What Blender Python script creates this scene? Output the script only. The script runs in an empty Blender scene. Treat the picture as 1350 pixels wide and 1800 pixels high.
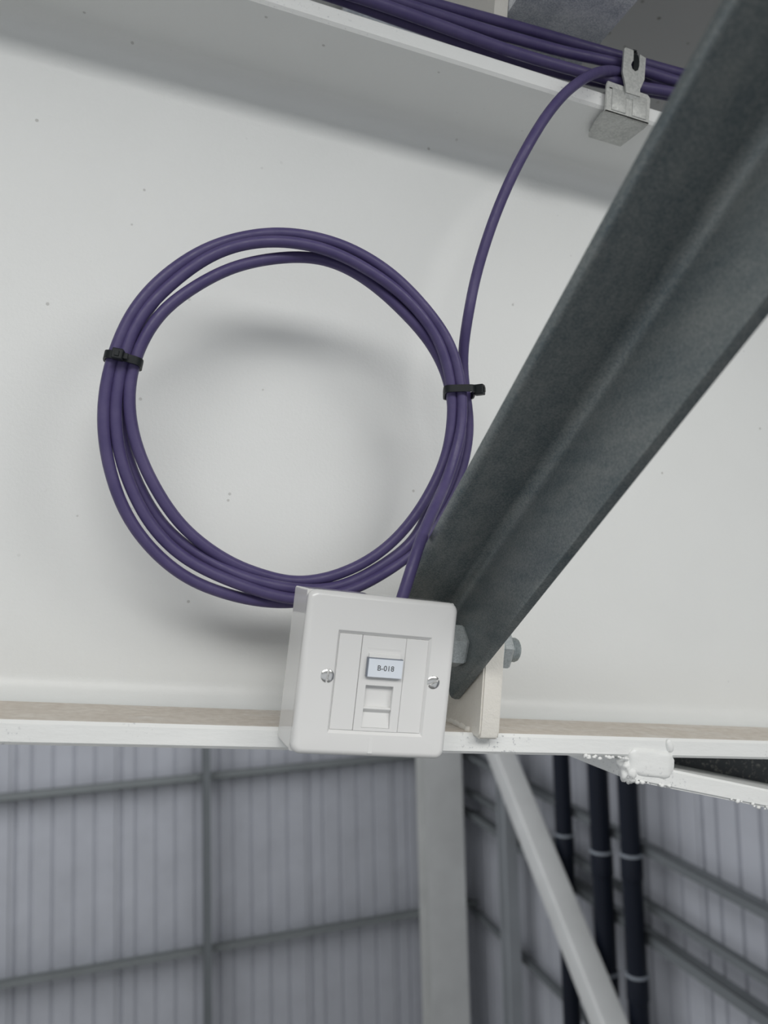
import bpy, bmesh, math, random
from mathutils import Matrix, Vector, noise
from mathutils.geometry import tessellate_polygon

# ------------------------------------------------------------------ camera, world, light, exposure
# Rafter coordinates: x along the rafter (down the roof slope to the right), n out of the web
# towards the viewer, u square up from the lower flange.  Metres.
SLOPE = math.asin(0.1115)
Z0 = 6.0                                    # height of the lower flange above the floor
F_PX = 1352.0
CAM = (0.0, 0.5211, 0.0768)
MR = ((0.94766, 0.30881, 0.08105), (-0.11174, 0.08300, 0.99026), (0.29908, -0.94750, 0.11316))
cs, sn = math.cos(SLOPE), math.sin(SLOPE)
BM = Matrix(((cs, 0, sn, 0), (0, 1, 0, 0), (-sn, 0, cs, Z0), (0, 0, 0, 1)))   # takes (x, -n, u)


def b(x, n, u):
    return Vector((x, -n, u))


def W(x, n, u):
    return BM @ b(x, n, u)


def D3(v):
    return (BM.to_3x3() @ b(*v)).normalized()


sc = bpy.context.scene
cam_d = bpy.data.cameras.new('camera')
cam = bpy.data.objects.new('camera', cam_d)
sc.collection.objects.link(cam)
r_, u_, f_ = D3(MR[0]), D3(MR[1]), D3(MR[2])
r_ = f_.cross(u_).normalized()
u_ = r_.cross(f_).normalized()
cm = Matrix((r_, u_, -f_)).transposed().to_4x4()
cm.translation = W(*CAM)
cam.matrix_world = cm
cam_d.sensor_fit = 'VERTICAL'
cam_d.sensor_height = 36.0
cam_d.lens = F_PX / 1800 * 36
cam_d.clip_start = 0.01
cam_d.clip_end = 200
cam_d.dof.use_dof = True
cam_d.dof.focus_distance = 0.47
cam_d.dof.aperture_fstop = 7.5
sc.camera = cam

world = bpy.data.worlds.new('hall')
sc.world = world
world.use_nodes = True
bg = world.node_tree.nodes['Background']
bg.inputs[0].default_value = (0.94, 0.97, 1.0, 1)
bg.inputs[1].default_value = 0.55

# daylight falling through the translucent roof strip above and in front of the rafter
rl_d = bpy.data.lights.new('rooflight_daylight', 'AREA')
rl_d.shape = 'RECTANGLE'
rl_d.size = 1.8
rl_d.size_y = 0.6
rl_d.energy = 24
rl_d.color = (1.0, 0.99, 0.96)
rl = bpy.data.objects.new('rooflight_daylight', rl_d)
sc.collection.objects.link(rl)
rl.matrix_world = BM @ Matrix.Translation(b(0.12, 1.05, 0.69))

# the same translucent strips in the bay between this rafter and the gable wall
for lx, ln, en in ((-1.9, -3.6, 150), (1.2, -4.2, 62)):
    ld = bpy.data.lights.new('rooflight_daylight', 'AREA')
    ld.shape = 'RECTANGLE'
    ld.size = 1.6
    ld.size_y = 5.0
    ld.energy = en
    ld.color = (0.97, 0.98, 1.0)
    lo = bpy.data.objects.new('rooflight_daylight', ld)
    sc.collection.objects.link(lo)
    lo.matrix_world = BM @ Matrix.Translation(b(lx, ln, 0.69))

sc.view_settings.view_transform = 'Standard'
sc.view_settings.look = 'None'
sc.view_settings.exposure = 0.0
sc.view_settings.gamma = 1.0
sc.view_settings.use_curve_mapping = False
sc.cycles.use_denoising = True
sc.cycles.max_bounces = 8
sc.cycles.sample_clamp_indirect = 6


# ------------------------------------------------------------------ helpers
def ray(px, py):
    c = ((px - 675) / F_PX, (900 - py) / F_PX, 1.0)
    return Vector([sum(MR[i][k] * c[i] for i in range(3)) for k in range(3)])


def at(px, py, n):
    """point seen at a pixel, at distance n in front of the web; rafter coordinates"""
    d = ray(px, py)
    t = (n - CAM[1]) / d[1]
    return Vector(CAM) + t * d


def obj(name, bm, mat, parent=None, smooth=False, mw=None, angle=None):
    me = bpy.data.meshes.new(name)
    bmesh.ops.recalc_face_normals(bm, faces=bm.faces)
    bm.to_mesh(me)
    bm.free()
    for m in (mat if isinstance(mat, (list, tuple)) else [mat]):
        me.materials.append(m)
    if smooth:
        me.polygons.foreach_set('use_smooth', [True] * len(me.polygons))
        if angle:
            me.set_sharp_from_angle(angle=math.radians(angle))
    o = bpy.data.objects.new(name, me)
    sc.collection.objects.link(o)
    if parent:
        o.parent = parent
    elif mw is not None:
        o.matrix_world = mw
    return o


def link_copy(src, name=None, parent=None):
    o = src.copy()
    sc.collection.objects.link(o)
    o.parent = parent
    return o


def tag(o, label, cat, group=None):
    o['label'] = label
    o['category'] = cat
    if group:
        o['group'] = group
    return o


def thing(name, label, cat, mw, group=None):
    o = bpy.data.objects.new(name, None)
    o.empty_display_size = 0.02
    sc.collection.objects.link(o)
    o.matrix_world = mw
    return tag(o, label, cat, group)


def struct(o):
    o['kind'] = 'structure'
    return o


def box(bm, x0, x1, y0, y1, z0, z1, bev=0.0, seg=2, M=None):
    vs = [bm.verts.new((x, y, z)) for z in (z0, z1) for y in (y0, y1) for x in (x0, x1)]
    fs = [bm.faces.new([vs[i] for i in q]) for q in
          ((0, 2, 3, 1), (4, 5, 7, 6), (0, 1, 5, 4), (2, 6, 7, 3), (0, 4, 6, 2), (1, 3, 7, 5))]
    if bev:
        es = list({e for f in fs for e in f.edges})
        r = bmesh.ops.bevel(bm, geom=es, offset=bev, segments=seg, affect='EDGES', profile=0.5)
        vs = list({v for f in r['faces'] for v in f.verts} | {v for v in vs if v.is_valid})
    if M is not None:
        bmesh.ops.transform(bm, matrix=M, verts=[v for v in vs if v.is_valid])
    return bm


def prism(bm, prof, p0, p1, ex, ey, cap=True, mi=None):
    """closed profile (list of 2D) swept straight from p0 to p1; ex, ey span the profile plane"""
    rings = []
    for p in (p0, p1):
        rings.append([bm.verts.new(Vector(p) + Vector(ex) * a + Vector(ey) * c) for a, c in prof])
    k = len(prof)
    for i in range(k):
        f = bm.faces.new((rings[0][i], rings[0][(i + 1) % k], rings[1][(i + 1) % k], rings[1][i]))
        if mi:
            f.material_index = mi[i]
    if cap:
        bm.faces.new(rings[0][::-1])
        bm.faces.new(rings[1])
    return bm


def catmull(pts, step):
    P = [pts[0] * 2 - pts[1]] + pts + [pts[-1] * 2 - pts[-2]]
    out = []
    for i in range(1, len(P) - 2):
        p0, p1, p2, p3 = P[i - 1:i + 3]
        k = max(2, int((p2 - p1).length / step))
        for j in range(k):
            t = j / k
            out.append(0.5 * ((2 * p1) + (p2 - p0) * t + (2 * p0 - 5 * p1 + 4 * p2 - p3) * t * t +
                              (3 * p1 - p0 - 3 * p2 + p3) * t ** 3))
    out.append(pts[-1].copy())
    return out


def relax(path, width):
    """smooth a dense path, ends kept"""
    n = len(path)
    for _ in range(2):
        res = []
        for i in range(n):
            w = min(width, i, n - 1 - i)
            acc, tot = Vector((0, 0, 0)), 0.0
            for j in range(-w, w + 1):
                k = 1 - abs(j) / (w + 1)
                acc += path[i + j] * k
                tot += k
            res.append(acc / tot)
        path = res
    return path


def tube(bm, path, rad, k=12, cap=True):
    T = []
    n = len(path)
    for i in range(n):
        T.append((path[min(i + 1, n - 1)] - path[max(i - 1, 0)]).normalized())
    a = T[0].orthogonal().normalized()
    rings = []
    for i in range(n):
        a = (a - T[i] * a.dot(T[i])).normalized()
        c = T[i].cross(a)
        rr = rad(i / (n - 1)) if callable(rad) else rad
        rings.append([bm.verts.new(path[i] + (a * math.cos(2 * math.pi * j / k) + c * math.sin(2 * math.pi * j / k)) * rr)
                      for j in range(k)])
    for i in range(n - 1):
        for j in range(k):
            bm.faces.new((rings[i][j], rings[i][(j + 1) % k], rings[i + 1][(j + 1) % k], rings[i + 1][j]))
    if cap:
        bm.faces.new(rings[0][::-1])
        bm.faces.new(rings[-1])
    return bm


def ring_loft(bm, loops, close_first=False, close_last=False, mi=0):
    """join closed loops of equal length"""
    R = [[bm.verts.new(p) for p in lp] for lp in loops]
    k = len(R[0])
    for i in range(len(R) - 1):
        for j in range(k):
            f = bm.faces.new((R[i][j], R[i][(j + 1) % k], R[i + 1][(j + 1) % k], R[i + 1][j]))
            f.material_index = mi
    if close_first:
        bm.faces.new(R[0][::-1])
    if close_last:
        bm.faces.new(R[-1])
    return bm


def rrect(hw, hh, r, z, cx=0, cy=0, seg=6):
    out = []
    for (sx, sy, a0) in ((1, 1, 0), (-1, 1, 90), (-1, -1, 180), (1, -1, 270)):
        for i in range(seg + 1):
            a = math.radians(a0 + 90 * i / seg)
            out.append(Vector((cx + sx * (hw - r) + r * math.cos(a), cy + sy * (hh - r) + r * math.sin(a), z)))
    return out


def lathe(bm, prof, M, k=24):
    """profile (radius, height) about local z, closed at ends"""
    loops = [[M @ Vector((r * math.cos(2 * math.pi * j / k), r * math.sin(2 * math.pi * j / k), h)) for j in range(k)]
             for r, h in prof]
    return ring_loft(bm, loops, True, True)


# ------------------------------------------------------------------ materials
def new_mat(name, col, rough=0.5, metal=0.0, spec=0.5):
    m = bpy.data.materials.new(name)
    m.use_nodes = True
    p = m.node_tree.nodes['Principled BSDF']
    p.inputs['Base Color'].default_value = (*col, 1)
    p.inputs['Roughness'].default_value = rough
    p.inputs['Metallic'].default_value = metal
    p.inputs['Specular IOR Level'].default_value = spec
    return m, m.node_tree, p


def N(nt, kind, **kw):
    n = nt.nodes.new(kind)
    for k, v in kw.items():
        setattr(n, k, v)
    return n


def noise_tex(nt, scale, detail=4, rough=0.5, coord='Object', stretch=None):
    tc = N(nt, 'ShaderNodeTexCoord')
    t = N(nt, 'ShaderNodeTexNoise')
    t.inputs['Scale'].default_value = scale
    t.inputs['Detail'].default_value = detail
    t.inputs['Roughness'].default_value = rough
    src = tc.outputs[coord]
    if stretch:
        mp = N(nt, 'ShaderNodeMapping')
        mp.inputs['Scale'].default_value = stretch
        nt.links.new(src, mp.inputs['Vector'])
        src = mp.outputs[0]
    nt.links.new(src, t.inputs['Vector'])
    return t


def ramp(nt, src, stops):
    r = N(nt, 'ShaderNodeValToRGB')
    e = r.color_ramp.elements
    while len(e) < len(stops):
        e.new(0.5)
    for el, (pos, c) in zip(e, stops):
        el.position = pos
        el.color = (c, c, c, 1) if isinstance(c, (int, float)) else (*c, 1)
    nt.links.new(src, r.inputs[0])
    return r


def mix(nt, fac, a, c2):
    m = N(nt, 'ShaderNodeMix', data_type='RGBA')
    for val, idx in ((a, 6), (c2, 7)):
        if isinstance(val, tuple):
            m.inputs[idx].default_value = (*val, 1)
        else:
            nt.links.new(val, m.inputs[idx])
    if isinstance(fac, float):
        m.inputs[0].default_value = fac
    else:
        nt.links.new(fac, m.inputs[0])
    return m.outputs[2]


def bump(nt, p, hgt, strength, dist):
    bn = N(nt, 'ShaderNodeBump')
    bn.inputs['Strength'].default_value = strength
    bn.inputs['Distance'].default_value = dist
    nt.links.new(hgt, bn.inputs['Height'])
    nt.links.new(bn.outputs[0], p.inputs['Normal'])
    return bn


def painted_steel(name, col, speck=(0.30, 0.29, 0.27), speck_amt=0.5, rough=0.42, grain=0.25):
    m, nt, p = new_mat(name, col, rough)
    # orange-peel paint with a few dust specks
    fine = noise_tex(nt, 420, 3, 0.6)
    broad = noise_tex(nt, 9, 3, 0.5)
    tone = ramp(nt, broad.outputs[0], [(0.3, tuple(c * 0.97 for c in col)), (0.7, col)])
    vor = N(nt, 'ShaderNodeTexVoronoi')
    vor.inputs['Scale'].default_value = 60
    tc = N(nt, 'ShaderNodeTexCoord')
    nt.links.new(tc.outputs['Object'], vor.inputs['Vector'])
    dots = ramp(nt, vor.outputs['Distance'], [(0.05, 1.0), (0.075, 0.0)])
    pick = noise_tex(nt, 17, 2)
    sel = ramp(nt, pick.outputs[0], [(0.50, 0.0), (0.56, speck_amt)])
    mul = N(nt, 'ShaderNodeMath', operation='MULTIPLY')
    nt.links.new(dots.outputs[0], mul.inputs[0])
    nt.links.new(sel.outputs[0], mul.inputs[1])
    nt.links.new(mix(nt, mul.outputs[0], tone.outputs[0], speck), p.inputs['Base Color'])
    nib = N(nt, 'ShaderNodeMath', operation='MULTIPLY_ADD')
    nib.inputs[1].default_value = 2.5
    nt.links.new(mul.outputs[0], nib.inputs[0])
    nt.links.new(fine.outputs[0], nib.inputs[2])
    bump(nt, p, nib.outputs[0], grain, 0.0006)
    return m


WHITE = (0.79, 0.803, 0.795)
M_paint = painted_steel('white_steel_paint', WHITE)
M_cream = painted_steel('cream_steel_paint', (0.78, 0.755, 0.70), speck=(0.5, 0.42, 0.33), grain=0.6)

# top of the lower flange: paint under sandy dust
M_dusty, nt, p = new_mat('dusty_flange_paint', WHITE, 0.7)
a1 = noise_tex(nt, 28, 6, 0.65, stretch=(0.5, 1.2, 1))
a2 = noise_tex(nt, 160, 4, 0.6)
d1 = ramp(nt, a1.outputs[0], [(0.30, (0.72, 0.68, 0.62)), (0.5, (0.64, 0.585, 0.52)), (0.72, (0.77, 0.75, 0.71))])
d2 = ramp(nt, a2.outputs[0], [(0.35, 0.0), (0.75, 0.35)])
nt.links.new(mix(nt, d2.outputs[0], d1.outputs[0], (0.36, 0.29, 0.23)), p.inputs['Base Color'])
bump(nt, p, a2.outputs[0], 0.5, 0.001)

# flange edges: rough brushed paint with small scuffs
M_edge, nt, p = new_mat('brushed_edge_paint', (0.84, 0.85, 0.84), 0.38)
a1 = noise_tex(nt, 90, 5, 0.65, stretch=(0.25, 1, 1))
a2 = noise_tex(nt, 12, 3)
a3 = noise_tex(nt, 520, 2)
ru = ramp(nt, a3.outputs[0], [(0.62, 0.0), (0.70, 1.0)])
rb = ramp(nt, a2.outputs[0], [(0.52, 0.0), (0.66, 0.75)])
mu = N(nt, 'ShaderNodeMath', operation='MULTIPLY')
nt.links.new(ru.outputs[0], mu.inputs[0])
nt.links.new(rb.outputs[0], mu.inputs[1])
nt.links.new(mix(nt, mu.outputs[0], (0.84, 0.85, 0.84), (0.30, 0.31, 0.34)), p.inputs['Base Color'])
bump(nt, p, a1.outputs[0], 0.6, 0.0012)

# purple cable sheath
M_cable, nt, p = new_mat('purple_cable_sheath', (0.105, 0.075, 0.215), 0.42, spec=0.4)
a1 = noise_tex(nt, 60, 4, 0.6)
nt.links.new(ramp(nt, a1.outputs[0], [(0.35, (0.068, 0.053, 0.150)), (0.68, (0.090, 0.072, 0.176))]).outputs[0], p.inputs['Base Color'])
a2 = noise_tex(nt, 260, 3, 0.6)
nt.links.new(ramp(nt, a2.outputs[0], [(0.35, 0.36), (0.7, 0.55)]).outputs[0], p.inputs['Roughness'])
bump(nt, p, a2.outputs[0], 0.12, 0.0006)

M_tie, nt, p = new_mat('black_nylon', (0.010, 0.013, 0.015), 0.45, spec=0.25)

# white moulded plastic
M_plastic, nt, p = new_mat('white_moulded_plastic', (0.74, 0.74, 0.735), 0.16, spec=0.55)
M_body, nt, p = new_mat('white_box_plastic', (0.76, 0.76, 0.75), 0.06, spec=0.6)
M_label, nt, p = new_mat('label_paper', (0.74, 0.79, 0.86), 0.3)
M_holder, nt, p = new_mat('smoked_label_holder', (0.17, 0.19, 0.23), 0.15)
M_ink, nt, p = new_mat('black_print', (0.03, 0.03, 0.035), 0.6)
M_chrome, nt, p = new_mat('bright_screw_steel', (0.80, 0.80, 0.79), 0.22, 1.0)

M_slot, nt, p = new_mat('shaded_slot_steel', (0.16, 0.16, 0.155), 0.5, 0.6)  # screw steel darkened to stand in for shade inside the slot


def galv(name, dark, light, scale, rough=(0.35, 0.6), metal=0.75, stretch=None):
    m, nt, p = new_mat(name, dark, 0.5, metal)
    tc = N(nt, 'ShaderNodeTexCoord')
    v = N(nt, 'ShaderNodeTexVoronoi')
    v.inputs['Scale'].default_value = scale
    src = tc.outputs['Object']
    nt.links.new(src, v.inputs['Vector'])
    sep = N(nt, 'ShaderNodeSeparateColor')
    nt.links.new(v.outputs['Color'], sep.inputs[0])
    a = noise_tex(nt, scale * 0.05, 5, 0.6, stretch=stretch)
    mm = N(nt, 'ShaderNodeMath', operation='MULTIPLY_ADD')
    mm.inputs[1].default_value = 0.45
    nt.links.new(sep.outputs[0], mm.inputs[0])
    nt.links.new(a.outputs[0], mm.inputs[2])
    nt.links.new(ramp(nt, mm.outputs[0], [(0.42, dark), (1.0, light)]).outputs[0], p.inputs['Base Color'])
    nt.links.new(ramp(nt, sep.outputs[1], [(0, rough[0]), (1, rough[1])]).outputs[0], p.inputs['Roughness'])
    bump(nt, p, a.outputs[0], 0.15, 0.001)
    return m


M_brace = galv('dark_galvanised_angle', (0.115, 0.145, 0.16), (0.25, 0.27, 0.27), 1500, (0.38, 0.58), 0.6, (1, 0.25, 1))
M_purlin = galv('spangled_galvanised_purlin', (0.50, 0.54, 0.60), (0.92, 0.94, 0.97), 1300, (0.4, 0.65), 0.25)
M_clip = galv('zinc_clip', (0.42, 0.43, 0.42), (0.56, 0.57, 0.55), 700, (0.45, 0.65), 0.35)
M_bolt = galv('zinc_bolt', (0.42, 0.46, 0.47), (0.62, 0.66, 0.67), 1200, (0.35, 0.55), 0.55)

M_dark, nt, p = new_mat('shaded_dark_steel', (0.05, 0.055, 0.06), 0.6)  # haunch web: dark steel with the shade under the flange put into its colour
a1 = noise_tex(nt, 220, 4, 0.7)
nt.links.new(ramp(nt, a1.outputs[0], [(0.55, (0.05, 0.056, 0.062)), (0.68, (0.20, 0.20, 0.19))]).outputs[0], p.inputs['Base Color'])

M_roof, nt, p = new_mat('grey_roof_liner', (0.50, 0.50, 0.485), 0.55)
v = N(nt, 'ShaderNodeTexVoronoi')
v.inputs['Scale'].default_value = 38
tc = N(nt, 'ShaderNodeTexCoord')
nt.links.new(tc.outputs['Object'], v.inputs['Vector'])
dd = ramp(nt, v.outputs['Distance'], [(0.05, 1.0), (0.11, 0.0)])
nt.links.new(mix(nt, dd.outputs[0], (0.50, 0.50, 0.485), (0.22, 0.21, 0.18)), p.inputs['Base Color'])


def plain(name, col, rough=0.5, metal=0.0, var=0.06, scale=3.0):
    m, nt, p = new_mat(name, col, rough, metal)
    a = noise_tex(nt, scale, 4, 0.55)
    nt.links.new(ramp(nt, a.outputs[0], [(0.3, tuple(c * (1 - var) for c in col)), (0.7, tuple(min(1, c * (1 + var)) for c in col))]).outputs[0],
                 p.inputs['Base Color'])
    return m


M_clad = plain('pale_grey_liner', (0.50, 0.515, 0.56), 0.35)
M_girt = plain('galvanised_girt', (0.25, 0.27, 0.275), 0.5, 0.3)
M_gpost = plain('dark_grey_post_paint', (0.16, 0.175, 0.185), 0.5)
M_post = plain('grey_steel_post', (0.33, 0.35, 0.37), 0.5)
M_col = plain('off_white_column_paint', (0.66, 0.67, 0.66), 0.45)
M_pipe = plain('black_plastic_pipe', (0.008, 0.011, 0.020), 0.42)
M_pipe.node_tree.nodes['Principled BSDF'].inputs['Specular IOR Level'].default_value = 0.22
M_collar = plain('pale_pipe_seal', (0.30, 0.33, 0.37), 0.35)
M_floor = plain('concrete_floor', (0.36, 0.355, 0.34), 0.7, scale=0.8)

# ------------------------------------------------------------------ setting: floor, walls, roof
GY = 8.0            # inner face of the gable wall (world y)
SX = 3.757          # inner face of the side wall (world x)
TOPZ = Z0 + 0.2


def rot_none():
    return Matrix.Identity(4)


bm = bmesh.new()
box(bm, -9, SX + 0.2, -9, GY + 0.2, -0.2, 0)
struct(obj('floor', bm, M_floor))


def clad_panel_profile(width, ribs, depth=0.028):
    """ribbed liner sheet: wide flats, narrow swaged grooves, a raised lap at one end"""
    p = [(0.0, -0.012), (0.0, 0.0), (0.035, 0.0), (0.045, -depth), (0.062, -depth), (0.072, 0.0)]
    for i in range(1, ribs):
        c = width * i / ribs
        p += [(c - 0.017, 0.0), (c - 0.008, -depth * 0.75), (c + 0.008, -depth * 0.75), (c + 0.017, 0.0)]
    p += [(width - 0.006, 0.0), (width - 0.006, -0.012)]
    return p


def clad_wall(name, a0, a1, axis, plane, zlo, zhi, sign, first):
    """wall core with one child per liner sheet"""
    bm = bmesh.new()
    if axis == 'x':
        box(bm, a0, a1, plane + 0.04, plane + 0.14, zlo, zhi)
    else:
        box(bm, plane + 0.04, plane + 0.14, a0, a1, zlo, zhi)
    wall = struct(obj(name, bm, M_clad))
    prof = clad_panel_profile(0.98, 5)
    mesh = None
    a = first
    while a < a1 - 0.01:
        if mesh is None:
            bm = bmesh.new()
            full = prof + [(prof[-1][0], -0.04), (prof[0][0], -0.04)]
            prism(bm, full, (0, 0, zlo), (0, 0, zhi), (1, 0, 0), (0, -1, 0))
            o = obj('liner_sheet', bm, M_clad, wall)
            mesh = o
        else:
            o = link_copy(mesh, parent=wall)
        if axis == 'x':
            o.location = (a, plane, 0)
        else:
            o.rotation_euler = (0, 0, -math.pi / 2)
            o.location = (plane, a + 0.98, 0)
        a += 0.98
    return wall


clad_wall('wall_back', -5.9, SX + 0.1, 'x', GY, 0.0, TOPZ + 1.0, 1, -1.14 - 0.98 * 4)
clad_wall('wall_right', -4.0, GY, 'y', SX, 0.0, TOPZ, 1, GY - 0.98 * 12)

# roof liner over the rafter: sheets side by side, each sheet a child
bm = bmesh.new()
box(bm, -6.0, 3.7, -9.0, 8.0, 0.745, 0.80)
roof = struct(obj('ceiling', bm, M_roof, mw=BM))
sheet = None
for i in range(10):
    if sheet is None:
        bm = bmesh.new()
        prism(bm, [(0, 0.0), (0.03, 0.0), (0.045, 0.022), (0.09, 0.022), (0.105, 0.0), (0.965, 0.0), (0.965, 0.03), (0, 0.03)],
              (0, -9, 0), (0, 8, 0), (1, 0, 0), (0, 0, 1))
        sheet = obj('roof_sheet', bm, M_roof, roof)
        o = sheet
    else:
        o = link_copy(sheet, parent=roof)
    o.location = (-6.02 + 0.97 * i, 0, 0.715)


def z_girt(name, p0, p1, out, label, group=None, h=0.20, fl=0.065, t=0.004, mat=None):
    """cold-rolled Z rail from p0 to p1; out = horizontal direction away from the wall"""
    bm = bmesh.new()
    prof = [(0, 0), (h, 0), (h, fl), (h - t, fl), (h - t, t), (t, t), (t, t)]
    prof = [(0.0, -fl), (t, -fl), (t, -t), (h - t, -t), (h - t, fl - 0.018), (h - t, fl), (h, fl), (h, 0.0), (0.0, 0.0)]
    prism(bm, prof, p0, p1, out, (0, 0, 1))
    # lip turned back along the outer flange
    prism(bm, [(h - 0.02, fl - 0.004), (h, fl - 0.004), (h, fl), (h - 0.02, fl)], p0, p1, out, (0, 0, 1))
    o = obj(name, bm, mat or M_girt)
    return tag(o, label, 'steel rail', group)


zg1, zg2 = Z0 - 2.00, Z0 - 3.72
z_girt('wall_girt', (-5.8, GY, zg1), (SX - 0.02, GY, zg1), (0, -1, 0),
       'upper grey steel rail across the ribbed wall left of the white column')
z_girt('wall_girt', (-5.8, GY, zg2), (SX - 0.02, GY, zg2), (0, -1, 0),
       'lower grey steel rail across the ribbed wall left of the white column')
z_girt('wall_girt', (SX, -3.9, Z0 - 2.02), (SX, GY - 0.22, Z0 - 2.02), (-1, 0, 0),
       'uppermost grey steel rail on the wall right of the black pipes', mat=M_gpost)
z_girt('wall_girt', (SX, -3.9, Z0 - 2.45), (SX, GY - 0.22, Z0 - 2.45), (-1, 0, 0),
       'middle grey steel rail on the wall right of the black pipes', mat=M_gpost, h=0.14)
z_girt('wall_girt', (SX, -3.9, Z0 - 2.66), (SX, GY - 0.22, Z0 - 2.66), (-1, 0, 0),
       'lowest of the grey steel rails right of the black pipes', mat=M_gpost, h=0.20, fl=0.08)
z_girt('wall_girt', (SX, -3.9, Z0 - 3.76), (SX, GY - 0.22, Z0 - 3.76), (-1, 0, 0),
       'dark low rail behind the diagonal white brace', mat=M_gpost, h=0.12)


def h_section(bm, x0, x1, y0, y1, z0, z1, tf, tw):
    """vertical H column, flanges facing -y and +y"""
    cx = (x0 + x1) / 2
    prof = [(x0, y0), (x1, y0), (x1, y0 + tf), (cx + tw / 2, y0 + tf), (cx + tw / 2, y1 - tf), (x1, y1 - tf), (x1, y1), (x0, y1),
            (x0, y1 - tf), (cx - tw / 2, y1 - tf), (cx - tw / 2, y0 + tf), (x0, y0 + tf)]
    return prism(bm, prof, (0, 0, z0), (0, 0, z1), (1, 0, 0), (0, 1, 0))


bm = bmesh.new()
h_section(bm, 3.02, 3.44, 7.45, 7.78, 0.0, TOPZ - 0.3, 0.02, 0.014)
col_o = thing('steel_column', 'broad white steel column standing in the corner of the two ribbed walls', 'column', Matrix.Identity(4))
obj('shaft', bm, M_col, col_o)
bm = bmesh.new()
box(bm, 2.92, 3.54, 7.38, 7.79, 0.0, 0.03, 0.004, 1)
obj('base_plate', bm, M_col, col_o)

bm = bmesh.new()
h_section(bm, 0.685, 0.755, GY - 0.36, GY - 0.205, 0.0, TOPZ + 0.3, 0.008, 0.008)
tag(obj('gable_post', bm, M_gpost), 'narrow dark upright post dividing the ribbed wall on the left', 'post')

bm = bmesh.new()
h_section(bm, SX - 0.33, SX - 0.205, 6.42, 6.60, 0.0, TOPZ - 0.2, 0.012, 0.012)
tag(obj('wall_post', bm, M_post), 'slim grey post between the white column and the diagonal brace', 'post')

# diagonal bracing tube in the side wall
p0 = Vector((SX - 0.36, 7.10, Z0 - 1.00))
p1 = p0 + (Vector((SX - 0.36, 4.66, Z0 - 3.40)) - p0) * 1.45
eye = W(*CAM)
kk = (SX - 0.51 - eye.x) / (SX - 0.36 - eye.x)      # stood clear of the pipes
p0, p1 = eye + (p0 - eye) * kk, eye + (p1 - eye) * kk
p1 = p0 + (p1 - p0) * ((p0.z - 0.12) / (p0.z - p1.z))     # runs on to the column foot at floor level
dz = (p1 - p0).normalized()
ex = Vector((1, 0, 0))
ey = dz.cross(ex).normalized()
hw = 0.100
bm = bmesh.new()
prof = [(q.x, q.y) for q in rrect(hw, hw, 0.018, 0, seg=4)]
prism(bm, prof, p0, p1, ex, ey)
br = thing('diagonal_brace', 'white square steel tube slanting down across the black pipes', 'brace', Matrix.Identity(4))
obj('tube', bm, M_col, br, smooth=True, angle=30)
for q in (p0, p1):
    bm = bmesh.new()
    prism(bm, [(-0.008, -0.16), (0.008, -0.16), (0.008, 0.16), (-0.008, 0.16)], q - dz * 0.12, q + dz * 0.12, ex, ey)
    obj('end_plate', bm, M_col, br)


def pipe(x, y, r, seams, label):
    t = thing('drain_pipe', label, 'pipe', Matrix.Translation((x, y, 0)), 'black drain pipes on the side wall')
    bm = bmesh.new()
    prof = [(r, 0.0)]
    zs = sorted(seams)
    for z in zs:
        prof += [(r, z - 0.17), (r * 1.10, z - 0.165), (r * 1.10, z - 0.012), (r * 1.02, z)]
        prof += [(r, z)]
    prof += [(r, TOPZ - 0.25)]
    lathe(bm, prof, Matrix.Identity(4), 28)
    obj('barrel', bm, M_pipe, t, smooth=True, angle=40)
    for z in zs:
        bm = bmesh.new()
        lathe(bm, [(r * 1.0, z - 0.002), (r * 1.13, z - 0.002), (r * 1.13, z + 0.016), (r * 1.0, z + 0.016)], Matrix.Identity(4), 28)
        obj('collar', bm, M_collar, t)
    return t


pipe(SX - 0.29, 5.382, 0.072, (Z0 - 2.16, Z0 - 4.4), 'black drain pipe nearest the white column, with one pale joint')
pipe(SX - 0.29, 4.838, 0.079, (Z0 - 2.12, Z0 - 3.02), 'middle black drain pipe of the three behind the white brace')
pipe(SX - 0.29, 4.453, 0.073, (Z0 - 2.02, Z0 - 2.86), 'rightmost black drain pipe of the three, beside the open ribbed wall')

# thin grey conduits between the pipes
for (yy, lab) in ((5.17, 'thin grey conduit running down between the left and middle black pipes'),
                  (4.68, 'thin grey conduit running down between the middle and right black pipes')):
    bm = bmesh.new()
    lathe(bm, [(0.022, 0.0), (0.022, Z0 - 2.6), (0.03, Z0 - 2.6), (0.03, Z0 - 2.5), (0.022, Z0 - 2.5), (0.022, TOPZ - 0.25)],
          Matrix.Translation((SX - 0.12, yy, 0)), 16)
    tag(obj('conduit', bm, M_post, smooth=True, angle=40), lab, 'conduit', 'conduits between the pipes')

# ------------------------------------------------------------------ the rafter
H, WF, TF, TW, RR = 0.4335, 0.0774, 0.01275, 0.0085, 0.0150
XL, XR = -3.0, 3.4
rafter = thing('steel_rafter', 'white painted steel I-beam rafter filling the picture behind the purple cable coil', 'steel beam', BM)


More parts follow.
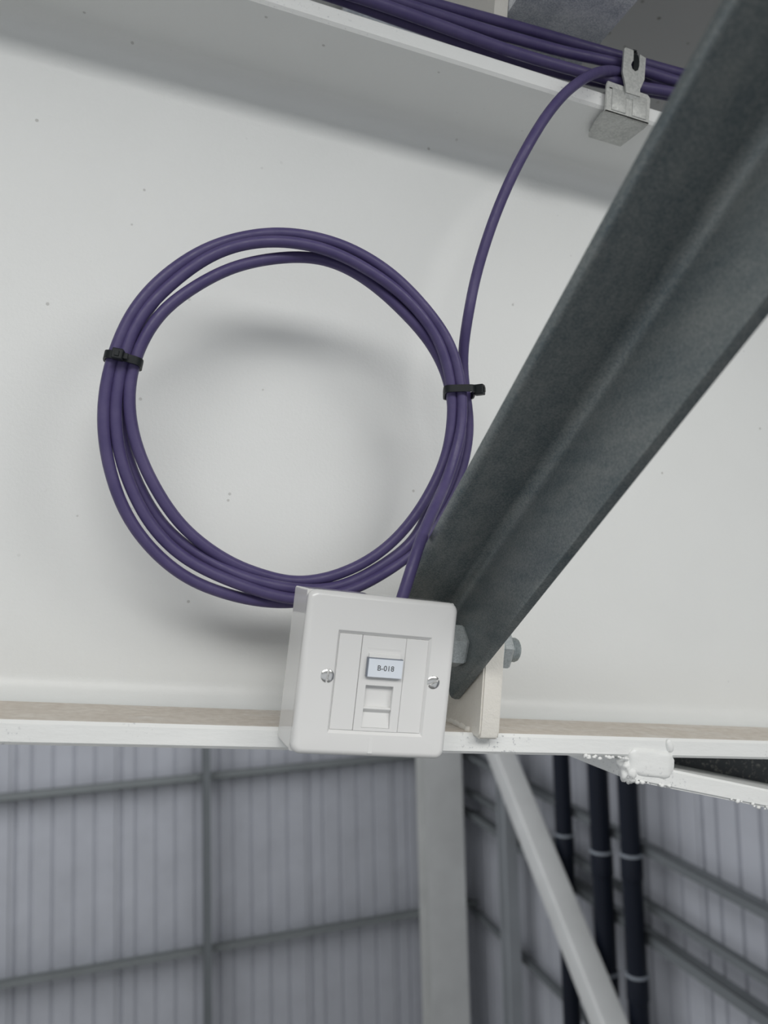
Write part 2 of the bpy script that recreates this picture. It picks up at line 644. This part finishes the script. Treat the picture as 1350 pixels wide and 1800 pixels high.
def rafter_profile():
    """profile in (n, u), visible side first; material per side: 0 paint, 1 edge, 2 dusty"""
    pr, mi = [], []

    def add(n, u, m):
        pr.append((n, u))
        mi.append(m)
    e = 0.0018
    nb = -TW - WF
    # lower flange front edge, upward
    add(WF - e, -TF, 1)
    add(WF, -TF + e, 1)
    add(WF, -e, 1)
    add(WF - e, 0.0, 2)
    k = 8
    for i in range(k + 1):
        a = math.pi / 2 * i / k
        add(RR - RR * math.sin(a), RR - RR * math.cos(a), 0)
    for i in range(k + 1):
        a = math.pi / 2 * i / k
        add(RR - RR * math.cos(a), H - RR + RR * math.sin(a), 0)
    add(WF - e, H, 1)
    add(WF, H + e, 1)
    add(WF, H + TF - e, 1)
    add(WF - e, H + TF, 0)
    add(nb, H + TF, 0)
    add(nb, H, 0)
    add(-TW, H, 0)
    add(-TW, 0, 0)
    add(nb, 0, 0)
    add(nb, -TF, 0)
    return pr, mi


pr, mi = rafter_profile()
bm = bmesh.new()
prism(bm, pr, (XL, 0, 0), (XR, 0, 0), (0, -1, 0), (0, 0, 1), mi=mi)
obj('rolled_section', bm, [M_paint, M_edge, M_dusty], rafter, smooth=True, angle=40)

# bolting cleat welded to the lower flange
CX0, CX1 = 0.2093, 0.2225
bm = bmesh.new()
prof = [(0.0, 0.0005), (0.0780, 0.0005), (0.0782, -0.0022), (0.0850, -0.0022), (0.0866, 0.002), (0.0868, 0.066), (0.080, 0.082), (0.0, 0.092)]
prism(bm, prof, (CX0, 0, 0), (CX1, 0, 0), (0, -1, 0), (0, 0, 1))
bmesh.ops.bevel(bm, geom=list(bm.edges), offset=0.0010, segments=2, affect='EDGES')
obj('cleat_plate', bm, M_cream, rafter, smooth=True, angle=50)
bm = bmesh.new()
rnd = random.Random(4)
pts = [b(CX0 - 0.0005, 0.012 + 0.060 * i / 10, 0.0008 + rnd.uniform(-0.0005, 0.0005)) for i in range(11)]
tube(bm, catmull(pts, 0.003), lambda t: 0.0020 + 0.0004 * math.sin(40 * t), 8)
pts = [b(CX1 + 0.0005, 0.012 + 0.060 * i / 10, 0.0008) for i in range(11)]
tube(bm, catmull(pts, 0.003), 0.0020, 8)
obj('fillet_weld', bm, M_cream, rafter, smooth=True)

# haunch below the flange on the right
HX = 0.323
hs = math.atan(0.157)
hx, hu = math.cos(hs), -math.sin(hs)
bm = bmesh.new()
top0 = -0.0128
prof = [(WF + 0.0006, 0.0), (WF + 0.0006, -0.0125), (-TW - WF, -0.0125), (-TW - WF, 0.0)]
s0 = Vector((HX, 0, -0.0150))
L = 1.5
prism(bm, prof, s0, s0 + Vector((hx, 0, hu)) * L, (0, -1, 0), (0, 0, 1))
bmesh.ops.bevel(bm, geom=list(bm.edges), offset=0.0015, segments=2, affect='EDGES')
obj('haunch_flange', bm, M_edge, rafter)
bm = bmesh.new()
vs = []
for n in (0.03, -0.012):
    vs.append([bm.verts.new(b(x, n, u)) for x, u in ((HX + 0.01, -TF), (HX + 1.45, -TF), (HX + 1.45, -0.0155 - 1.45 * 0.157), (HX + 0.01, -0.0165))])
for i in range(4):
    bm.faces.new((vs[0][i], vs[0][(i + 1) % 4], vs[1][(i + 1) % 4], vs[1][i]))
bm.faces.new(vs[0])
bm.faces.new(vs[1][::-1])
obj('haunch_web', bm, M_dark, rafter)


def lumpy(cx, cn, cu, sx, s_n, su, seed, power=0.6, tilt=0.0, amp=0.10, freq=160):
    bm = bmesh.new()
    bmesh.ops.create_uvsphere(bm, u_segments=40, v_segments=24, radius=1)
    for v in bm.verts:
        q = v.co.normalized()
        q = Vector([math.copysign(abs(c) ** power, c) for c in q])
        co = Vector((q.x * sx, -q.y * s_n, q.z * su))
        d = 1 + amp * noise.noise(co * freq + Vector((seed, 0, 0))) + amp * 0.5 * noise.noise(co * freq * 2.7)
        co = co * d
        ca, sa = math.cos(tilt), math.sin(tilt)
        v.co = Vector((co.x * ca - co.z * sa + cx, co.y - cn, co.x * sa + co.z * ca + cu))
    return bm


obj('weld_bead', lumpy(0.3405, 0.0722, -0.0165, 0.0180, 0.0075, 0.0092, 1.0, 0.42, -0.10, 0.10, 130), M_edge, rafter, smooth=True)
obj('weld_bead', lumpy(0.3270, 0.0722, -0.0205, 0.0075, 0.0062, 0.0085, 6.0, 0.7, 0.3, 0.30, 260), M_edge, rafter, smooth=True)
# drip of paint on the flange edge above the weld
obj('paint_drip', lumpy(0.354, WF, -0.0045, 0.0028, 0.002, 0.0045, 3.0, 0.9, 0.35, 0.05), M_edge, rafter, smooth=True)
# ragged spatter along the weld lines
bm = bmesh.new()
rnd = random.Random(11)
for i in range(46):
    if i < 22:
        x = rnd.uniform(0.288, 0.330)
        u = -TF + rnd.uniform(-0.0012, 0.0006)
    elif i < 34:
        x = rnd.uniform(0.326, 0.362)
        u = -0.0275 - (x - 0.326) * 0.10 + rnd.uniform(-0.001, 0.001)
    else:
        x = rnd.uniform(0.405, 0.440)
        u = -0.0155 - (x - HX) * 0.157 - 0.0125 + rnd.uniform(-0.0008, 0.0016)
    r = rnd.uniform(0.0006, 0.0015)
    Mx = Matrix.Translation(b(x, WF + 0.0004, u)) @ Matrix.Diagonal((1.5, 0.8, 1, 1))
    bmesh.ops.create_icosphere(bm, subdivisions=1, radius=r, matrix=Mx)
sp = obj('weld_spatter', bm, M_edge, rafter, smooth=True)
sp['kind'] = 'stuff'

# purlin cleat on the top flange
bm = bmesh.new()
prof = [(0.052, 0.0), (0.052, 0.20), (-0.092, 0.20), (-0.092, 0.0)]
prism(bm, prof, (0.2000, 0, H + TF), (0.2105, 0, H + TF), (0, -1, 0), (0, 0, 1))
obj('purlin_cleat', bm, M_cream, rafter)

# ------------------------------------------------------------------ purlin
PU = 0.505
bm = bmesh.new()
t = 0.0025
prof = [(0.2110, 0), (0.288, 0), (0.288, 0.016), (0.288 - t, 0.016), (0.288 - t, t), (0.2110 + t, t), (0.2110 + t, 0.2), (0.145, 0.2),
        (0.145, 0.184), (0.145 + t, 0.184), (0.145 + t, 0.2 - t), (0.2110, 0.2 - t)]
prism(bm, prof, (0, -1.3, PU), (0, 4.0, PU), (1, 0, 0), (0, 0, 1))
tag(obj('roof_purlin', bm, M_purlin, mw=BM), 'spangled galvanised roof purlin above the purple cable bundle', 'purlin')

# ------------------------------------------------------------------ angle brace (fly brace)
DB = b(-0.0259, 0.8363, 0.5477)          # run of the angle
EXB = b(0.9997, 0.0216, 0.0142)
EYB = b(0.0, -0.5479, 0.8366)
XB = 0.2080                              # back of the bolted leg, against the cleat
T_L, L1, L2, RF = 0.0060, 0.0500, 0.0388, 0.0075
# profile (towards +x, square up); origin on the inner corner
pr2 = [(T_L, -L1), (T_L, T_L), (-L2, T_L), (-L2, 0.003)]
pr2 += [(-L2 + 0.003 * (1 - math.cos(a)), 0.003 - 0.003 * math.sin(a)) for a in (0.5, 1.0, math.pi / 2)]
for i in range(7):
    a = math.pi / 2 * i / 6
    pr2.append((-RF + RF * math.sin(a), -RF + RF * math.cos(a)))
pr2 += [(0.0, -L1 + 0.003), (0.001, -L1 + 0.0009), (0.003, -L1)]
E0 = b(0.2019, 0.056, 0.0784)
bm = bmesh.new()
prism(bm, pr2, E0 + DB * -0.036, E0 + DB * 0.76, EXB, EYB)
tag(obj('angle_brace', bm, M_brace, mw=BM, smooth=True, angle=35),
    'dark galvanised steel angle brace slanting from the bolted cleat up past the camera', 'brace')

# ------------------------------------------------------------------ bolt, washer, nut
BN, BU = 0.0665, 0.0515
ax = Matrix.Translation(b(0, BN, BU)) @ Matrix.Rotation(math.pi / 2, 4, 'Y')   # local z -> +x


def hexa(bm, r, h0, h1, ang, cham=0.0016):
    def lp(rr, h, k=1.0):
        return [ax @ Vector((rr * math.cos(ang + math.pi / 3 * i), rr * math.sin(ang + math.pi / 3 * i), h)) for i in range(6)]
    return ring_loft(bm, [lp(r * 0.93, h0), lp(r, h0 + cham), lp(r, h1 - cham), lp(r * 0.93, h1)], True, True)


bolt = thing('hex_bolt', 'zinc hex bolt through the brace and cleat, its head beside the outlet box', 'bolt', BM)
bm = bmesh.new()
hexa(bm, 0.0138, XB - T_L - 0.0105, XB - T_L - 0.0002, 0.25)
obj('head', bm, M_bolt, bolt)
bm = bmesh.new()
pts = [(0.0076, XB - T_L - 0.001), (0.0076, CX1 + 0.004)]
h = CX1 + 0.004
while h < 0.2395:
    pts += [(0.0079, h), (0.0070, h + 0.0008)]
    h += 0.0016
pts += [(0.0074, 0.2405), (0.0062, 0.2415)]
lathe(bm, pts, ax, 24)
obj('threaded_shank', bm, M_bolt, bolt, smooth=True, angle=25)
bm = bmesh.new()
lathe(bm, [(0.0082, CX1 + 0.0002), (0.0150, CX1 + 0.0002), (0.0150, CX1 + 0.0026), (0.0082, CX1 + 0.0026)], ax, 32)
tag(obj('flat_washer', bm, M_bolt, mw=BM, smooth=True, angle=30), 'flat zinc washer between the cream cleat and the hex nut', 'washer')
bm = bmesh.new()
hexa(bm, 0.0138, CX1 + 0.0028, CX1 + 0.0108, 0.45)
tag(obj('hex_nut', bm, M_bolt, mw=BM), 'zinc hex nut on the bolt end right of the cream cleat', 'nut')

# ------------------------------------------------------------------ cables
CR = 0.0035


def trace(rows, base=True):
    out = []
    for (px, py, k) in rows:
        n = k
        if base:                                   # coil leans: top stands further off the web than the bottom
            n = 0.074 - 0.024 * (py - 410) / 640 + k
        out.append(at(px, py, n))
    return [b(*q) for q in out]


lead = trace([(1330, 184, .052), (1240, 160, .053), (1170, 146, .056), (1120, 138, .066), (1087, 126, .0768), (1060, 124, .084), (1035, 133, .090), (998, 159, .096), (961, 202, .098),
              (924, 263, .098), (894, 322, .092), (865, 393, .085), (845, 455, .079), (833, 500, .074)], False)
coil = [
    # lead runs in behind the right-hand side, then round the bottom and up the left (middle strand)
    (822, 560, .004), (818, 585, .000), (814, 612, -.004), (813, 642, -.007), (818, 690, -.009), (825, 740, -.009), (822, 782, -.009), (813, 822, -.009), (803, 852, -.008),
    (788, 887, -.007), (767, 921, -.006), (742, 955, -.004), (716, 981, -.002), (690, 998, .000), (662, 1016, .002), (638, 1029, .003), (600, 1044, .004),
    (560, 1053, .005), (515, 1054, .006), (480, 1047, .006), (430, 1031, .005), (380, 1011, .004), (345, 994, .003), (314, 974, .002), (271, 932, .001), (236, 872, .001), (210, 800, .001),
    (203, 740, .001), (204, 690, .001), (213, 645, .001), (225, 600, .001), (243, 562, .001), (262, 536, .001), (300, 500, .001), (350, 461, .002), (400, 436, .003), (450, 425, .004), (500, 424, .005),
    (560, 434, .005), (605, 451, .005), (640, 470, .005), (690, 503, .004), (722, 532, .004), (744, 556, .004), (764, 585, .004), (778, 612, .004), (787, 642, .004), (793, 672, .004), (796, 705, .003), (795, 740, .003),
    (790, 780, .003), (778, 820, .003), (759, 860, .003), (736, 900, .003), (711, 931, .003), (698, 946, .002), (662, 977, .001), (620, 1000, .000), (580, 1015, -.001), (545, 1022, -.003),
    # second turn: inner strand on the left
    (515, 1024, -.004), (480, 1016, -.004), (430, 1000, -.003), (383, 976, -.001), (324, 930, .000), (281, 872, .001), (245, 800, .001), (229, 740, .001), (226, 690, .001), (234, 640, .001),
    (249, 600, .001), (272, 562, .001), (300, 533, .000), (350, 499, -.001), (400, 473, -.002), (450, 459, -.003), (500, 452, -.003), (560, 453, -.004), (605, 468, -.004), (640, 488, -.003), (672, 513, -.002),
    (704, 543, -.001), (742, 583, -.001), (763, 612, -.002), (778, 640, -.003), (789, 672, -.004), (796, 712, -.005), (795, 760, -.005), (786, 815, -.005), (770, 860, -.004), (753, 900, -.003), (731, 946, -.002),
    (700, 974, -.002), (660, 1001, -.001), (620, 1023, .000), (580, 1035, .001), (545, 1038, .003),
    # third turn: tucked behind the middle strand
    (515, 1035, .003), (480, 1029, .003), (430, 1016, .001), (380, 993, -.002), (344, 972, -.004), (293, 932, -.005), (252, 872, -.006), (222, 800, -.006), (211, 740, -.006), (210, 690, -.006), (215, 640, -.006),
    (228, 600, -.006), (254, 551, -.006), (292, 503, -.006), (345, 457, -.005), (400, 430, -.005), (450, 419, -.004), (500, 420, -.004), (560, 434, -.003), (605, 455, -.003), (640, 480, -.003), (690, 517, -.003), (724, 548, -.003), (756, 585, -.003),
    (778, 618, -.003), (793, 650, -.003), (805, 690, -.004), (812, 740, -.004), (809, 780, -.004), (800, 820, -.005), (785, 860, -.006), (766, 900, -.007), (744, 933, -.008), (714, 966, -.009), (680, 994, -.009), (640, 1022, -.007),
    (600, 1041, -.004), (560, 1053, -.002),
    # fourth turn: outer strand on the left and top, then forward down into the box
    (520, 1060, -.001), (480, 1060, -.001), (430, 1053, .000), (385, 1040, .001), (342, 1024, .001), (306, 1002, .001), (272, 972, .001), (237, 930, .001), (207, 872, .001), (187, 800, .001), (181, 740, .001), (184, 690, .001), (194, 640, .001),
    (208, 600, .001), (228, 556, .001), (260, 513, .000), (300, 476, .000), (350, 443, -.001), (400, 423, -.001), (450, 412, -.001), (500, 409, -.001), (560, 418, -.001), (605, 432, .000), (640, 449, .001), (690, 482, .003), (730, 521, .004), (757, 552, .005), (781, 585, .005), (796, 615, .005),
    (805, 645, .006), (812, 685, .006), (813, 740, .007), (809, 765, .008), (798, 805, .010), (783, 850, .016), (760, 900, .034), (739, 950, .050), (723, 1000, .059)]
path = lead + trace(coil) + [b(*at(711, 1040, 0.1095)), b(*at(702, 1066, 0.1105)), b(*at(696, 1085, 0.1105))]
bm = bmesh.new()
tube(bm, relax(catmull(path, 0.003), 4), CR, 14)
tag(obj('coiled_data_cable', bm, M_cable, mw=BM, smooth=True),
    'purple data cable hanging in a tied round coil and running into the outlet box', 'cable')

runs = [
    ('uppermost purple cable of the bundle along the top flange', [(500, -70, .066), (600, -42, .066), (690, -14, .066), (770, 10, .066), (853, 32, .066), (951, 59, .066), (1049, 88, .066), (1090, 99, .066), (1132, 112, .065), (1213, 134, .064), (1330, 166, .063), (1700, 260, .060)]),
    ('second purple cable from the top of the bundle along the top flange', [(500, -64, .072), (600, -31, .072), (682, -2, .072), (765, 25, .072), (853, 53, .072), (932, 75, .072), (1000, 94, .073), (1068, 107, .073), (1130, 124, .073), (1205, 148, .073), (1330, 182, .071), (1700, 276, .068)]),
    ('third purple cable from the top of the bundle, lying close above the flange edge', [(480, -50, .077), (560, -27, .077), (648, 0, .077), (707, 21, .077), (795, 53, .077), (873, 82, .077), (951, 107, .076), (1024, 127, .075), (1088, 146, .075), (1127, 154, .075), (1196, 165, .073), (1330, 200, .071), (1700, 294, .068)]),
    ('lowest and darkest purple cable of the bundle, tucked under the others', [(440, -50, .067), (520, -26, .067), (609, 1, .067), (682, 29, .067), (746, 51, .067), (830, 81, .066), (951, 119, .065), (1024, 138, .064), (1090, 152, .063), (1196, 172, .063), (1330, 208, .061), (1700, 304, .058)]),
]
for lab, rows in runs:
    bm = bmesh.new()
    pts = trace(rows, False)
    far = Vector((-1.6, pts[0].y, pts[0].z))
    mid = Vector((-0.5, pts[0].y, pts[0].z))
    tube(bm, relax(catmull([far, mid] + pts, 0.006), 3), CR + 0.0003, 12)
    tag(obj('bundled_cable', bm, M_cable, mw=BM, smooth=True), lab, 'cable', 'purple cables along the top flange')


# ------------------------------------------------------------------ cable ties
def cable_tie(name, label, centre, across, along, hw, hd, head_ang, head_out=0.0, band=0.0046, tail=0.004, head=(0.0062, 0.0050, 0.0044), e=0.62):
    """band round a bundle; centre/along in rafter coords; across = wide direction"""
    al = b(*along).normalized()
    ac = b(*across)
    ac = (ac - al * ac.dot(al)).normalized()
    dp = ac.cross(al).normalized()
    if dp.y > 0:                         # dp points to the viewer (-y)
        dp = -dp
    c = b(*centre)
    root = thing(name, label, 'cable tie', BM @ Matrix.Translation(c))

    def P(ang, off, h):
        ca, sa = math.cos(ang), math.sin(ang)
        q = ac * math.copysign(abs(ca) ** e, ca) * (hw + off) + dp * math.copysign(abs(sa) ** e, sa) * (hd + off)
        return q + al * h
    bm = bmesh.new()
    k = 40
    th = 0.0011
    loops = [[P(2 * math.pi * j / k, o_, h_) for j in range(k)] for o_, h_ in
             ((0, -band / 2), (th, -band / 2), (th, band / 2), (0, band / 2), (0, -band / 2))]
    ring_loft(bm, loops)
    bmesh.ops.remove_doubles(bm, verts=bm.verts, dist=1e-6)
    obj('strap', bm, M_tie, root, smooth=True, angle=40)
    pos = P(head_ang, th, 0)
    out = (P(head_ang, 0.01, 0) - P(head_ang, 0.0, 0)).normalized()
    side = al.cross(out).normalized()
    MM = Matrix((side, al, out)).transposed().to_4x4()
    MM.translation = pos
    bm = bmesh.new()
    a_, b_, c_ = head
    box(bm, -a_ / 2, a_ / 2, -b_ / 2 - 0.0006, b_ / 2 + 0.0006, -0.0008, c_, 0.0007, 2, MM)
    hd_o = obj('head', bm, M_tie, root)
    bm = bmesh.new()
    box(bm, -0.0013, 0.0013, -0.0016, 0.0016, c_ - 0.0004, c_ + 0.0006, 0.0002, 1, MM)
    obj('pawl', bm, M_tie, hd_o)
    bm = bmesh.new()
    box(bm, a_ / 2 - 0.0006, a_ / 2 + tail, -band / 2 + 0.0006, band / 2 - 0.0006, 0.0010, 0.0021, 0.0002, 1, MM)
    obj('tail', bm, M_tie, root)
    return root


tl = at(217, 634, 0.0655)
cable_tie('cable_tie', 'black cable tie round the left side of the purple coil', tl, (1, 0.0, -0.13), (at(228, 585, .066) - at(206, 680, .066)), 0.0097, 0.0072, math.pi * 0.53, tail=0.0025)
tr = at(807, 690, 0.0630)
cable_tie('cable_tie', 'black cable tie round the right side of the coil beside the steel brace', tr, (1, 0.37, 0.03), (at(808, 650, .062) - at(810, 730, .062)), 0.0094, 0.0116, 0.10, e=0.40, head=(0.0056, 0.0055, 0.0058), tail=0.0010)

# ------------------------------------------------------------------ flange clip
clip = thing('flange_clip', 'bent zinc spring clip hooked on the top flange, holding the cable bundle', 'clip', BM)
NC = WF + 0.0022
t = 0.0017


def sheet(bm, outline, n0, th, bev=0.0004):
    """flat outline in (x, u), thickness th out from n0"""
    ring_loft(bm, [[b(x, n0, u) for x, u in outline], [b(x, n0 + th, u) for x, u in outline]], True, True)
    return bm


bm = bmesh.new()
front = [(0.2768, 0.4290), (0.3132, 0.4290), (0.3138, 0.4490), (0.3115, 0.4515), (0.2778, 0.4525), (0.2768, 0.4490)]
sheet(bm, front, NC, t)
# under-flange jaw, tapered to the back
jaw = [(0.2768, NC + t), (0.3132, NC + t), (0.3132, NC - 0.004), (0.3110, 0.056), (0.3115, 0.0500), (0.2835, 0.0500), (0.2800, 0.056), (0.2785, 0.064), (0.2768, NC - 0.004)]
ring_loft(bm, [[b(x, n, 0.4290) for x, n in jaw], [b(x, n, 0.4290 + t) for x, n in jaw]], True, True)
bmesh.ops.bevel(bm, geom=[e for e in bm.edges], offset=0.0005, segments=2, affect='EDGES')
obj('jaw', bm, M_clip, clip, smooth=True, angle=50)
bm = bmesh.new()
for x0, x1 in ((0.2815, 0.2935), (0.2985, 0.3105)):     # pressed swellings
    box(bm, x0, x1, -(NC + t + 0.0007), -(NC + t - 0.0005), 0.4312, 0.4478, 0.0006, 2)
obj('pressed_rib', bm, M_clip, clip, smooth=True, angle=60)
# upper jaw lying on the flange
bm = bmesh.new()
box(bm, 0.2790, 0.3110, -(NC + t), -0.045, H + TF + 0.0003, H + TF + 0.0003 + t, 0.0004, 1)
obj('upper_jaw', bm, M_clip, clip)
# forked tab with slot
nt_ = NC + t + 0.0005
tab = [(0.2915, 0.4460), (0.3030, 0.4460), (0.3030, 0.4515), (0.3062, 0.4600), (0.3066, 0.4768), (0.3014, 0.4782),
       (0.3014, 0.4690), (0.3004, 0.4655), (0.2982, 0.4640), (0.2958, 0.4652), (0.2946, 0.4682), (0.2956, 0.4708), (0.2964, 0.4716), (0.2962, 0.4795),
       (0.2895, 0.4797), (0.2884, 0.4785), (0.2880, 0.4605), (0.2908, 0.4515)]
bm = bmesh.new()
K = len(tab)
fr = [bm.verts.new(b(x, nt_ + t, u)) for x, u in tab]
bk = [bm.verts.new(b(x, nt_, u)) for x, u in tab]
for i in range(K):
    bm.faces.new((fr[i], fr[(i + 1) % K], bk[(i + 1) % K], bk[i]))
for tri in tessellate_polygon([[Vector((x, u, 0)) for x, u in tab]]):
    bm.faces.new([fr[i] for i in tri])
    bm.faces.new([bk[i] for i in tri][::-1])
obj('forked_tab', bm, M_clip, clip)
bm = bmesh.new()
pts = [b(0.29725, NC + 0.0010, 0.4435), b(0.29725, NC + 0.003, 0.4475), b(0.29725, NC + 0.0010, 0.4498), b(0.29725, nt_ + 0.0001, 0.4530)]
pp = catmull(pts, 0.001)
loops = []
for q in pp:
    loops.append([q + Vector((sx * 0.0057, sy * 0.0009, 0)) for sx, sy in ((-1, -1), (1, -1), (1, 1), (-1, 1))])
ring_loft(bm, loops, True, True)
obj('neck', bm, M_clip, clip, smooth=True, angle=50)

cable_tie('cable_tie', 'black cable tie through the slotted zinc clip around the cable bundle', (0.2990, 0.0700, 0.4660), (0, 0.0, 1), (1, 0, 0.0), 0.0158, 0.0124, 0.10 * math.pi, band=0.0044, tail=0.002, head=(0.0050, 0.0062, 0.0018))

# ------------------------------------------------------------------ network outlet box
rho, tilt = math.radians(-1.1), math.radians(2.0)
va = Vector((math.cos(rho), 0, math.sin(rho)))
vb = Vector((-math.sin(rho), math.sin(tilt), math.cos(rho) * math.cos(tilt))).normalized()
vc = Vector((0, math.cos(tilt), -math.sin(tilt)))


def l3(v):
    return Vector((v.x, -v.y, v.z))


la, lb = l3(va).normalized(), l3(vb)
lb = (lb - la * lb.dot(la)).normalized()
lc = la.cross(lb)
OM = Matrix((la, lb, lc)).transposed().to_4x4()
OM.translation = b(0.1311, 0.1200, 0.0358)
outlet = thing('network_outlet', 'white square network outlet box with a printed label, fixed to the lower flange', 'outlet box', BM @ OM)
mm = 0.001
HP = 43.0 * mm
# back box: shallow drafted tray
bm = bmesh.new()
hb = 42.6 * mm
ring_loft(bm, [rrect(hb, hb, 1.2 * mm, -0.0395), rrect(hb + 0.0004, hb + 0.0004, 1.3 * mm, -0.0390), rrect(hb + 0.0002, hb + 0.0002, 1.3 * mm, -0.0072)], True, True)
obj('back_box', bm, M_body, outlet, smooth=True, angle=35)
bm = bmesh.new()
ring_loft(bm, [rrect(hb - 0.0014, hb - 0.0014, 3 * mm, -0.0080), rrect(hb - 0.0014, hb - 0.0014, 3 * mm, -0.0062)], True, True)
obj('seam', bm, M_plastic, outlet)
# faceplate with soft edge and square opening
RX0, RX1, RY0, RY1 = -25.0 * mm, 28.7 * mm, -31.2 * mm, 23.0 * mm
rcx, rcy, rhw, rhh = (RX0 + RX1) / 2, (RY0 + RY1) / 2, (RX1 - RX0) / 2, (RY1 - RY0) / 2
bm = bmesh.new()
loops = [rrect(HP - 0.0002, HP - 0.0002, 5 * mm, -0.0068), rrect(HP, HP, 5 * mm, -0.0060), rrect(HP, HP, 5 * mm, -0.0034)]
for i in range(1, 7):
    a = math.pi / 2 * i / 6
    loops.append(rrect(HP - 0.0034 * (1 - math.cos(a)), HP - 0.0034 * (1 - math.cos(a)), (5 - 2.2 * (1 - math.cos(a))) * mm, -0.0034 + 0.0034 * math.sin(a)))
loops += [rrect(rhw, rhh, 0.0003, 0.0, rcx, rcy), rrect(rhw - 0.0013, rhh - 0.0017, 0.0002, -0.0016, rcx, rcy), rrect(rhw - 0.0013, rhh - 0.0017, 0.0002, -0.004, rcx, rcy)]
ring_loft(bm, loops, True, True)
obj('faceplate', bm, M_plastic, outlet, smooth=True, angle=25)
# lower latch mark of the plate
bm = bmesh.new()
box(bm, -1.6 * mm, 1.0 * mm, -41.0 * mm, -32.8 * mm, -0.0002, 0.00012, 0.0001, 1)
obj('moulding_mark', bm, M_plastic, outlet)

MX = (-23.8 * mm, -10.9 * mm, 14.3 * mm, 27.4 * mm)
MY = (-29.4 * mm, 21.2 * mm)
g = 0.00012
for x0, x1 in ((MX[0], MX[1]), (MX[2], MX[3])):
    bm = bmesh.new()
    box(bm, x0 + g, x1 - g, MY[0], MY[1], -0.0035, -0.0010, 0.0002, 1)
    obj('blank_module', bm, M_plastic, outlet)
# jack module: frame round the shutter opening
OX0, OX1, OY0, OY1 = -6.3 * mm, 9.5 * mm, -27.7 * mm, -5.2 * mm
bm = bmesh.new()
zf, zb = -0.0010, -0.0060
x0, x1 = MX[1] + g, MX[2] - g
outer = [Vector((x0, MY[0], zf)), Vector((x1, MY[0], zf)), Vector((x1, MY[1], zf)), Vector((x0, MY[1], zf))]
inner = [Vector((OX0, OY0, zf)), Vector((OX1, OY0, zf)), Vector((OX1, OY1, zf)), Vector((OX0, OY1, zf))]
back = [Vector((v.x, v.y, zb)) for v in outer]
inb = [Vector((v.x, v.y, zb)) for v in inner]
ring_loft(bm, [back, outer, inner, inb])
jack = obj('jack_module', bm, M_plastic, outlet)
bm = bmesh.new()
sp_ = [(-5.2, -4.4), (-16.6, -4.4), (-16.9, -1.6), (-17.5, -1.4), (-17.9, -1.5), (-19.9, -3.4), (-20.0, -3.4), (-27.6, -1.3), (-27.6, -5.5), (-5.2, -5.5)]
prism(bm, [(y * mm, z * mm) for y, z in sp_], (OX0 + 0.0001, 0, 0), (OX1 - 0.0001, 0, 0), (0, 1, 0), (0, 0, 1))
obj('shutter', bm, M_plastic, jack)
bm = bmesh.new()
prism(bm, [(9.6 * mm, -1.2 * mm), (12.1 * mm, -1.2 * mm), (11.7 * mm, 0.1 * mm), (9.6 * mm, 0.5 * mm)], (-6.5 * mm, 0, 0), (11.3 * mm, 0, 0), (0, 1, 0), (0, 0, 1))
prism(bm, [(12.2 * mm, -1.4 * mm), (15.2 * mm, -1.4 * mm), (15.0 * mm, -0.85 * mm), (12.2 * mm, -1.15 * mm)], (-7.2 * mm, 0, 0), (11.8 * mm, 0, 0), (0, 1, 0), (0, 0, 1))
obj('latch_tab', bm, M_plastic, jack)
bm = bmesh.new()
box(bm, -7.4 * mm, 12.8 * mm, -0.6 * mm, 9.9 * mm, -0.0012, 0.0012, 0.00015, 1)
hold = obj('label_holder', bm, M_holder, outlet)
bm = bmesh.new()
box(bm, -6.7 * mm, 12.75 * mm, -0.45 * mm, 9.3 * mm, 0.0011, 0.0015, 0.00008, 1)
obj('paper_label', bm, M_label, hold)['label'] = 'pale label reading B-018'
cu = bpy.data.curves.new('label_lettering', 'FONT')
cu.body = 'B-018'
cu.align_x = 'CENTER'
cu.align_y = 'CENTER'
cu.size = 0.0040
cu.space_character = 1.02
cu.extrude = 0.00002
cu.offset = 0.00003
tmp = bpy.data.objects.new('tmp', cu)
sc.collection.objects.link(tmp)
bpy.context.view_layer.update()
me = bpy.data.meshes.new_from_object(tmp.evaluated_get(bpy.context.evaluated_depsgraph_get()))
bpy.data.objects.remove(tmp)
me.materials.clear()
me.materials.append(M_ink)
tx = bpy.data.objects.new('label_lettering', me)
sc.collection.objects.link(tx)
tx.parent = hold
tx.location = (3.1 * mm, 4.4 * mm, 0.00153)


def screw(cx, cy, ang, r=3.6 * mm):
    bm = bmesh.new()
    K, Rn = 56, 16
    loops = []
    hh = 0.0011
    for i in range(Rn):
        q = 1 - i / Rn
        lp = []
        for j in range(K):
            a = 2 * math.pi * j / K
            x, y = r * q * math.cos(a), r * q * math.sin(a)
            z = hh * math.sqrt(max(0, 1 - q * q * 0.92)) - 0.0001
            if abs(-x * math.sin(ang) + y * math.cos(ang)) < 0.42 * mm:
                z = -0.0005
            lp.append(Vector((cx + x, cy + y, z)))
        loops.append(lp)
    base = [Vector((cx + r * math.cos(2 * math.pi * j / K), cy + r * math.sin(2 * math.pi * j / K), -0.0006)) for j in range(K)]
    ring_loft(bm, [base] + loops, True, True)
    for f in bm.faces:
        c = f.calc_center_median()
        dx, dy = c.x - cx, c.y - cy
        if abs(-dx * math.sin(ang) + dy * math.cos(ang)) < 0.40 * mm:
            f.material_index = 1
    return obj('screw', bm, [M_chrome, M_slot], outlet, smooth=True, angle=35)


screw(-28.3 * mm, -1.6 * mm, math.radians(86))
screw(32.0 * mm, -1.2 * mm, math.radians(28))
